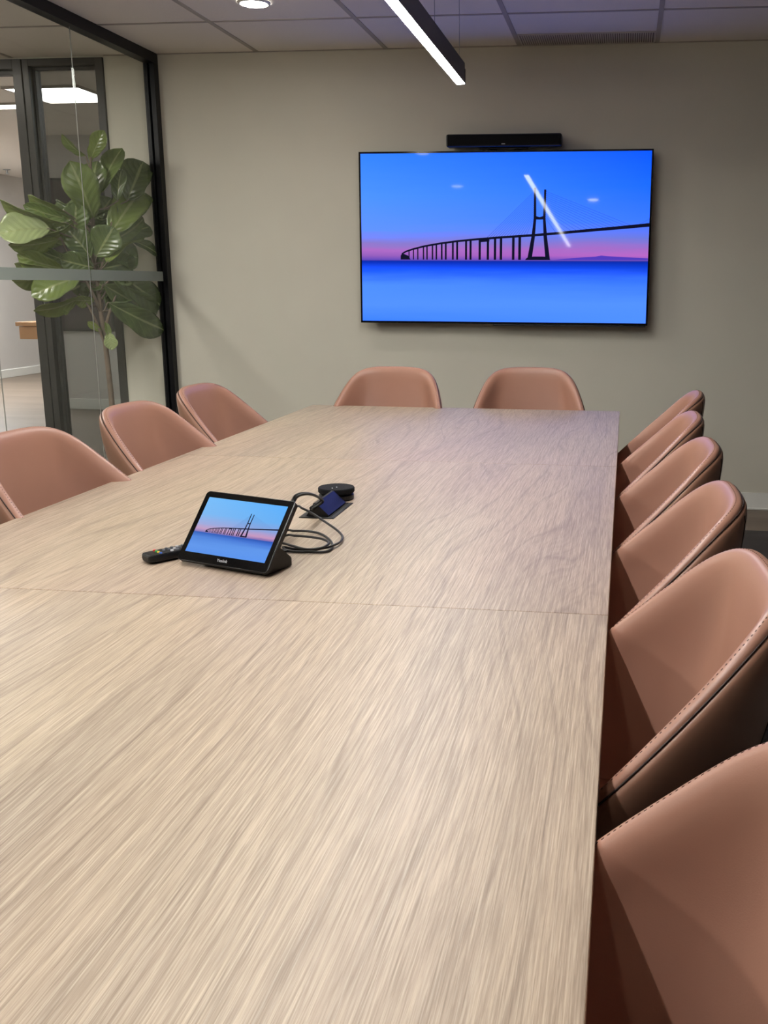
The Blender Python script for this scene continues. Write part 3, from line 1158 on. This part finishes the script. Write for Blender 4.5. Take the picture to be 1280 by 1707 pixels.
bm = bmesh.new()
rslab(bm, -.0135, -.020, SW+.0135, SH+.0145, .009, .0022, .014, .002)
place(obj('body', bm, M['blackplastic']), tc_, MT)
bm = bmesh.new()
rslab(bm, -.0125, -.019, SW+.0125, SH+.0135, .008, .0008, .0024, .0004)
place(obj('front_glass', bm, M['blackgloss']), tc_, MT)
bm = bmesh.new()
P_ = rrect(-.0131, -.0196, SW+.0131, SH+.0141, .0086, 6)
tube(bm, [(p[0], .0026, p[1]) for p in P_+P_[:1]], .0007, 6)
place(obj('edge_trim', bm, M['rim']), tc_, MT)
bm = picture(bmesh.new(), SW, SH, 1.25, True)
for v in bm.verts:
    v.co.y *= .5
o = place(obj('screen', bm, [M['tabs'], M['ink_tab'], M['cable_tab'], M['ink_tab']]), tc_, MT @ Matrix.Translation((0, .0006, 0)))
o.data.materials[3] = screen_ink('tablet_far_hills', rgb(150, 118, 180), 1)
# maker's name printed on the lower bezel
cu = bpy.data.curves.new('printed_name', 'FONT')
cu.body = 'Yealink'
cu.size = .0092
cu.align_x = 'CENTER'
cu.extrude = .00005
to = bpy.data.objects.new('tmp_text', cu)
COL.objects.link(to)
dg = bpy.context.evaluated_depsgraph_get()
me = bpy.data.meshes.new_from_object(to.evaluated_get(dg))
COL.objects.unlink(to)
me.materials.clear()
me.materials.append(M['ltgrey'])
pn = bpy.data.objects.new('printed_name', me)
COL.objects.link(pn)
place(pn, tc_, MT @ Matrix.Translation((SW*.5, .0004, -.0125)) @ Matrix.Rotation(PI/2, 4, 'X'))
# foot wedge behind
bm = bmesh.new()
pA = MT @ Vector((.045, .014, -.012))
pB = MT @ Vector((SW+.000, .014, -.012))
pC = MT @ Vector((SW+.000, .014, .050))
pD = MT @ Vector((.045, .014, .050))
zt = ZT+.0005
v = [bm.verts.new(p) for p in (
    (pA.x-.0, pA.y-.0, zt), (pB.x, pB.y, zt), (pB.x+tn.x*.085, pB.y+tn.y*.085, zt), (pA.x+tn.x*.085, pA.y+tn.y*.085, zt),
    pA+Vector((0, 0, .0)), pB, (pC.x, pC.y, pC.z-.002), (pD.x, pD.y, pD.z-.002),
    (pB.x+tn.x*.085, pB.y+tn.y*.085, zt+.018), (pA.x+tn.x*.085, pA.y+tn.y*.085, zt+.018))]
for f in ((0, 1, 2, 3), (0, 1, 5, 4), (4, 5, 6, 7), (7, 6, 8, 9), (3, 2, 8, 9), (1, 2, 8, 6, 5), (0, 3, 9, 7, 4)):
    bm.faces.new([v[k] for k in f])
bmesh.ops.recalc_face_normals(bm, faces=bm.faces)
bmesh.ops.bevel(bm, geom=list(bm.edges), offset=.002, segments=2, affect='EDGES')
place(obj('stand', bm, M['blackplastic']), tc_, Matrix.Identity(4))

# ------------------------------------------------------------------ remote control
ra = math.atan2(.81, .59)
rc = empty('remote_control', (-.955, -2.760, ZT), ra)
tag(rc, 'black remote control with coloured buttons lying beside the touch screen', 'remote control')
bm = bmesh.new()
prof = [(-.022, .006), (-.0225, .014), (-.020, .0195), (.020, .0195), (.0225, .014), (.022, .006), (.014, .0006), (-.014, .0006)]
secs = []
for x, s_, zo in ((-.006, .62, .004), (-.003, .88, .002), (.004, 1, 0), (.16, 1, 0), (.166, .85, .001)):
    secs.append([bm.verts.new((x, p[0]*s_, zo+p[1]*(s_ if x < 0 else 1))) for p in prof])
for a, b_ in zip(secs, secs[1:]):
    for j in range(8):
        bm.faces.new((a[j], a[(j+1) % 8], b_[(j+1) % 8], b_[j]))
bm.faces.new(secs[0])
bm.faces.new(secs[-1])
bmesh.ops.recalc_face_normals(bm, faces=bm.faces)
bmesh.ops.bevel(bm, geom=list(bm.edges), offset=.0012, segments=2, affect='EDGES')
obj('casing', bm, M['blackplastic'], rc)


def button(x, y, mat, r=.0036, nm='button'):
    bm = bmesh.new()
    cyl(bm, (x, y), r, r*.85, .0185, .0222, 14)
    obj(nm, bm, mat, rc)


for k, cm in enumerate(('red', 'green', 'yellow', 'blue')):
    button(.022, .0135-.009*k, M[cm], .0034)
for i in range(9):
    for k in range(3):
        if i == 0 and k != 1:
            continue
        button(.036+.0125*i, .012-.012*k, M['greykey'] if (i+k) % 3 else M['ltgrey'], .0037)

# ------------------------------------------------------------------ pop-up power box
pb = empty('power_box', (-.7325, -2.222, ZT))
tag(pb, 'black table power box with raised navy lid between cables and round speaker', 'power box')
bm = bmesh.new()
x0, x1, y0, y1 = -.0445, .0445, -.0925, .0925
for a, b_ in (((x0, y0, 0), (x1, y0+.010, .0025)), ((x0, y1-.010, 0), (x1, y1, .0025)), ((x0, y0+.010, 0), (x0+.010, y1-.010, .0025)), ((x1-.010, y0+.010, 0), (x1, y1-.010, .0025))):
    box(bm, a, b_, 0, .0006)
obj('frame', bm, M['blackplastic'], pb)
mbox('well', (x0+.010, y0+.010, .0001), (x1-.010, y1-.010, .0012), M['gap'], pb)
bm = bmesh.new()
rz, rx = .036, -.006
vv = []
for y in (-.078, .078):
    vv.append([bm.verts.new(p) for p in ((.026, y, .0012), (.028, y, .006), (rx+.002, y, rz), (rx-.004, y, rz), (-.030, y, .0012))])
for j in range(5):
    f = bm.faces.new((vv[0][j], vv[0][(j+1) % 5], vv[1][(j+1) % 5], vv[1][j]))
    f.material_index = 1 if j == 1 else 0
bm.faces.new(vv[0])
bm.faces.new(vv[1])
bmesh.ops.recalc_face_normals(bm, faces=bm.faces)
obj('lid', bm, [M['blackplastic'], M['navy']], pb)

# ------------------------------------------------------------------ round speaker
dk = empty('speakerphone', (-.748, -2.078, ZT))
tag(dk, 'round black table speaker puck behind the pop-up power box', 'speaker')
bm = bmesh.new()
lathe(bm, (0, 0), [(0, .0005), (.044, .0005), (.047, .003), (.047, .013), (.044, .015), (.030, .015), (0, .015)], 48)
obj('base', bm, M['blackplastic'], dk, False)
bm = bmesh.new()
lathe(bm, (0, 0), [(0, .0155), (.040, .0155), (.040, .019), (.0475, .0195), (.049, .022), (.049, .031), (.047, .0335), (.0, .0340)], 48)
obj('speaker_top', bm, M['grille'], dk, False)
for (px, py) in ((.004, -.010), (-.004, -.024)):
    bm = bmesh.new()
    lathe(bm, (px, py), [(0, .0336), (.0018, .0336), (.0018, .0350), (0, .0350)], 12)
    obj('indicator', bm, M['ltgrey'], dk)

# ------------------------------------------------------------------ cables
def tp(px, py, z):
    return atp(px, py, 2, z)


zc = ZT+.0035
A = tp(478, 846, .800)
c1 = [(MT @ Vector((SW-.012, .016, .085))), tp(489, 838, .812), tp(497, 827, .826), tp(512, 823.5, .826), tp(527, 827, .812), tp(538, 836, .782), Vector((-.742, -2.31, .764)), Vector((-.742, -2.285, .757))]
o = mtube('cable', catmull(c1, 8), .0032, M['rubber'])
tag(o, 'thick black cable arching from the touch screen over to the power box', 'cable')
c1b = [p+Vector((-.007, .006, .001)) for p in c1]
c1b[0] = MT @ Vector((SW-.024, .016, .080))
o = mtube('cable', catmull(c1b, 8), .0028, M['rubber'])
tag(o, 'second black cable running just behind the thick arching cable', 'cable')
c2 = [MT @ Vector((SW-.010, .016, .070)), tp(492, 846, .795), tp(505, 848, .788), tp(522, 857, .776), tp(545, 872, .762), tp(562, 884, .752), tp(570.5, 894, zc+.004), tp(567, 903, zc+.003),
      tp(556, 909, zc+.004), tp(538, 914, zc+.004), tp(515, 917, zc), tp(490, 915, zc), tp(472, 912, zc), Vector((-.700, -2.640, zc)), Vector((-.740, -2.625, zc+.001))]
o = mtube('cable', catmull(c2, 8), .0028, M['rubber'])
tag(o, 'thin black cable making the widest loop to the right of the touch screen', 'cable')
c3 = [MT @ Vector((SW-.04, .016, .03)), tp(474, 886, zc+.012), tp(490, 885, zc+.008), tp(512, 885.5, zc+.004), tp(532, 889, zc+.001), tp(545, 896, zc), tp(553, 905, zc), tp(553, 914, zc), tp(543, 919.5, zc), tp(520, 920, zc), tp(492, 919.5, zc), tp(466, 917, zc+.001), Vector((-.735, -2.655, zc+.003))]
o = mtube('cable', catmull(c3, 8), .0028, M['rubber'])
tag(o, 'black cable lying on the table in the larger flat coil beside the touch screen', 'cable')
c4 = [MT @ Vector((SW-.055, .016, .022)), tp(472, 894, zc+.010), tp(492, 893, zc+.008), tp(515, 895, zc+.008), tp(535, 898, zc+.007), tp(547, 903.5, zc+.007), tp(545, 909, zc+.007), tp(532, 914, zc+.0075), tp(510, 915.5, zc+.0065), tp(488, 910, zc+.006), tp(466, 905, zc+.006), Vector((-.760, -2.615, zc+.006))]
o = mtube('cable', catmull(c4, 8), .0028, M['rubber'])
tag(o, 'black cable in the smaller inner coil on top of the larger flat coil', 'cable')

# ------------------------------------------------------------------ fig tree behind the glass
ft = empty('potted_fig_tree', (-3.06, 1.0, 0))
tag(ft, 'tall potted fig tree with big green leaves behind the glass partition', 'plant')
bm = bmesh.new()
lathe(bm, (0, 0), [(0, .0), (.13, .0), (.145, .01), (.17, .20), (.178, .215), (.178, .24), (.165, .24), (.16, .20), (0, .20)], 40)
obj('planter', bm, M['pot'], ft, True)
bm = bmesh.new()
lathe(bm, (0, 0), [(.0, .2005), (.158, .2005), (.1, .214), (0, .222)], 30)
obj('soil', bm, M['soil'], ft, True)
O = Vector(ft.location)
YP = 1.0
trunk_px = [(191, 790, 1.0), (189, 740, 1.0), (187, 680, 1.0), (181, 620, 1.0), (174, 560, 1.0), (168, 520, 1.0), (163, 480, 1.0), (158, 440, .99), (155, 400, .97), (153, 350, .96), (152, 300, .95), (151, 262, .94)]
tpts = [Vector((0, 0, .21))]+[atp(a, b_, 1, y)-O for a, b_, y in trunk_px]
bm = bmesh.new()
nT = len(tpts)
T_ = catmull(tpts, 4)
tube(bm, T_, [.021-.0155*(i/(len(T_)-1))**.9 for i in range(len(T_))], 12)
for br in ([(174, 560, 1.0), (180, 530, 1.01), (190, 500, 1.04), (200, 470, 1.08), (206, 430, 1.10)],
           [(168, 520, 1.0), (155, 490, .96), (138, 460, .9), (118, 430, .85), (100, 395, .8)],
           [(163, 470, 1.0), (174, 430, .97), (180, 400, .96), (186, 370, .96)],
           [(176, 575, 1.0), (166, 550, .97), (150, 515, .94), (132, 490, .9)]):
    B_ = catmull([atp(a, b_, 1, y)-O for a, b_, y in br], 4)
    tube(bm, B_, [.010-.006*(i/(len(B_)-1)) for i in range(len(B_))], 8)
bmesh.ops.recalc_face_normals(bm, faces=bm.faces)
obj('trunk', bm, M['bark'], ft, True)

# leaves: base px, tip px, full width in px, depth (Y) at base and tip, roll, curl, tone (leaf green plus painted glint and inner shade)
LV = [
    (152, 264, 174, 217, 27, .95, .92, 15, .2, .55), (143, 260, 103, 223, 16, .95, .90, 62, .3, .45), (152, 272, 160, 232, 12, .95, 1.0, 60, .2, .5),
    (156, 365, 116, 268, 56, .95, .84, -10, .25, .5), (150, 345, 162, 268, 46, .96, 1.02, 28, .2, .38), (166, 325, 204, 247, 33, .97, 1.02, 35, .25, .45),
    (212, 335, 238, 270, 60, 1.08, 1.16, 0, .2, .10), (196, 335, 203, 282, 26, 1.02, 1.08, 30, .2, .08),
    (182, 392, 234, 318, 60, .96, .92, 5, .25, .55), (176, 408, 240, 364, 44, .98, .95, -20, .3, .42), (205, 372, 243, 322, 50, 1.02, 1.06, 10, .2, .35),
    (108, 352, 46, 326, 26, .80, .72, 58, .3, .75), (112, 372, 0, 333, 26, .82, .62, 62, .35, .78), (120, 366, 38, 342, 28, .84, .74, 25, .25, .42),
    (84, 382, -4, 390, 50, .74, .58, -28, .3, .95), (112, 408, 44, 348, 34, .84, .78, 30, .2, .5), (123, 398, 127, 336, 42, .88, .86, -5, .2, .36),
    (124, 372, 60, 404, 26, .86, .74, 60, .3, .78), (100, 398, 14, 408, 30, .80, .66, 45, .25, .7),
    (152, 430, 112, 382, 42, .92, .85, -15, .3, .22), (160, 428, 190, 378, 52, .94, .96, 5, .2, .25), (178, 438, 226, 399, 26, .92, .84, 56, .3, .7), (218, 400, 264, 424, 18, 1.0, 1.04, 40, .2, .08),
    (106, 448, 28, 424, 36, .84, .72, 22, .3, .62), (122, 436, 62, 416, 26, .86, .80, 35, .2, .3), (158, 446, 100, 432, 40, .92, .82, 12, .3, .2),
    (104, 452, 24, 440, 28, .86, .74, 55, .3, .8), (90, 458, 20, 468, 24, .84, .74, 55, .2, .65), (134, 462, 52, 494, 46, .90, .74, -18, .35, .55),
    (134, 496, 56, 518, 24, .90, .78, 48, .3, .66), (158, 500, 124, 500, 20, .95, .88, 40, .2, .6), (172, 474, 262, 524, 52, .98, .90, -8, .25, .24), (180, 504, 279, 552, 50, 1.0, .96, -10, .3, .14),
    (206, 462, 270, 512, 58, 1.05, 1.12, 10, .2, .10), (186, 462, 230, 494, 30, 1.0, 1.0, 25, .2, .28), (168, 448, 220, 436, 44, .96, .92, -12, .25, .14),
    (181, 555, 187, 584, 22, .98, .94, 5, .3, .85), (176, 536, 181, 560, 10, 1.0, .97, 30, .2, .55), (170, 552, 146, 536, 12, .98, .93, 25, .2, .7),
    (112, 498, 109, 526, 9, .9, .86, 20, .2, .6), (150, 440, 172, 486, 64, 1.02, 1.06, 5, .2, .12), (140, 424, 100, 456, 60, 1.02, 1.0, 10, .2, .12),
    (178, 424, 212, 462, 60, 1.06, 1.10, 5, .2, .10), (150, 400, 196, 414, 60, 1.0, 1.04, 12, .2, .12), (140, 388, 96, 372, 52, 1.0, .98, 10, .2, .16),
    (168, 470, 206, 520, 40, 1.06, 1.12, 25, .2, .12), (150, 466, 118, 484, 44, 1.02, 1.0, 15, .2, .14), (160, 372, 186, 330, 44, 1.04, 1.08, 15, .2, .2), (196, 400, 250, 378, 36, 1.08, 1.14, 25, .2, .10),
    (196, 505, 240, 470, 44, 1.08, 1.14, 25, .2, .08), (172, 500, 168, 470, 30, 1.04, 1.04, 25, .2, .15),
]
for _ in range(20):
    ang = random.uniform(0, 2*PI)
    bx0, by0 = 158+random.uniform(-26, 26), 415+random.uniform(-60, 70)
    ln = random.uniform(45, 70)
    tx0, ty0 = bx0+ln*math.cos(ang)*1.0, by0-abs(ln*math.sin(ang))*.6+10
    tx0 = min(max(tx0, 70), 250)
    LV.append((bx0, by0, tx0, ty0, random.uniform(34, 52), 1.0, random.uniform(.98, 1.16), random.uniform(-30, 40), .25, random.uniform(.05, .3)))
bm = bmesh.new()
uvl = bm.loops.layers.uv.new('UVMap')
tone = bm.verts.layers.float.new('tone')
pet = bmesh.new()
prof_w = [.0, .34, .56, .68, .73, .80, .92, 1.0, 1.0, .94, .80, .52, .0]
NL = len(prof_w)-1
for li, (bx, by, tx, ty, wpx, yb, yt, roll, curl, tn_) in enumerate(LV):
    # keep every leaf between the pane and the wall
    yb = min(max(yb, atp(bx+12, by, 0, -2.845).y), 1.30)
    yt = min(max(yt, atp(tx+14, ty, 0, -2.835).y), 1.335)
    P0 = atp(bx, by, 1, yb)-O
    P1 = atp(tx, ty, 1, yt)-O
    ax = P1-P0
    Lg = ax.length
    a = ax.normalized()
    view = (CAM-(P0+O)).normalized()
    wd = a.cross(view).normalized()
    nrm_ = wd.cross(a).normalized()
    if nrm_.dot(view) < 0:
        nrm_ = -nrm_
    rl = math.radians(roll)
    wv_ = wd*math.cos(rl)+nrm_*math.sin(rl)
    nv = nrm_*math.cos(rl)-wd*math.sin(rl)
    scale_px = FPX/((P0+O-CAM).dot(fw))
    hw = wpx/scale_px/2/max(.55, math.cos(rl))
    grid = []
    phs = random.random()*6
    for i in range(NL+1):
        t = i/NL
        row = []
        cen = P0+a*(Lg*t)+nv*(curl*Lg*.30*math.sin(PI*t)**1.0)
        for j in range(-4, 5):
            s_ = j/4
            w = hw*prof_w[i]*s_
            wave = .07*hw*math.sin(9*t+phs+2*abs(s_))*abs(s_)
            cup = .26*hw*prof_w[i]*(s_*s_)
            p = cen+wv_*w+nv*(cup+wave)
            p.x = min(p.x, -2.806-O.x-.003*abs(s_))
            p.y = min(p.y, YW-.006-O.y)
            row.append(p)
        grid.append(row)
    tops = [[bm.verts.new(p) for p in row] for row in grid]
    for row in tops:
        for v_ in row:
            v_[tone] = tn_
    for i in range(NL):
        for j in range(8):
            q = (tops[i][j], tops[i][j+1], tops[i+1][j+1], tops[i+1][j])
            f = bm.faces.new(q)
            f.smooth = True
            for l, (ii, jj) in zip(f.loops, ((i, j), (i, j+1), (i+1, j+1), (i+1, j))):
                l[uvl].uv = (jj/8, ii/NL)
    # petiole back to the nearest point of trunk below the leaf
    best = min(T_, key=lambda q: (q-P0-Vector((0, 0, -.06))).length)
    mid_ = (best+P0)/2+Vector((0, 0, -.015))
    pp = catmull([best, mid_, P0, P0+a*Lg*.06+nv*curl*Lg*.04], 4)
    tube(pet, pp, [.0045-.0018*k/(len(pp)-1) for k in range(len(pp))], 6)
bmesh.ops.remove_doubles(bm, verts=bm.verts, dist=.0002)
fo = obj('foliage', bm, M['leaf'], ft, True)
sol = fo.modifiers.new('thickness', 'SOLIDIFY')
sol.thickness = .0012
bmesh.ops.recalc_face_normals(pet, faces=pet.faces)
obj('leaf_stalks', pet, M['bark'], ft, True)

# ------------------------------------------------------------------ world and view
w = bpy.data.worlds.new('world')
SC.world = w
w.use_nodes = True
w.node_tree.nodes['Background'].inputs[0].default_value = (.8, .85, 1, 1)
w.node_tree.nodes['Background'].inputs[1].default_value = .02
SC.view_settings.view_transform = 'Standard'
SC.view_settings.look = 'None'
SC.view_settings.exposure = 0
SC.view_settings.gamma = 1
SC.view_settings.use_curve_mapping = False
try:
    SC.cycles.use_denoising = True
    SC.cycles.max_bounces = 8
    SC.cycles.diffuse_bounces = 4
    SC.cycles.glossy_bounces = 4
    SC.cycles.transparent_max_bounces = 16
    SC.cycles.sample_clamp_indirect = 6
except Exception:
    pass
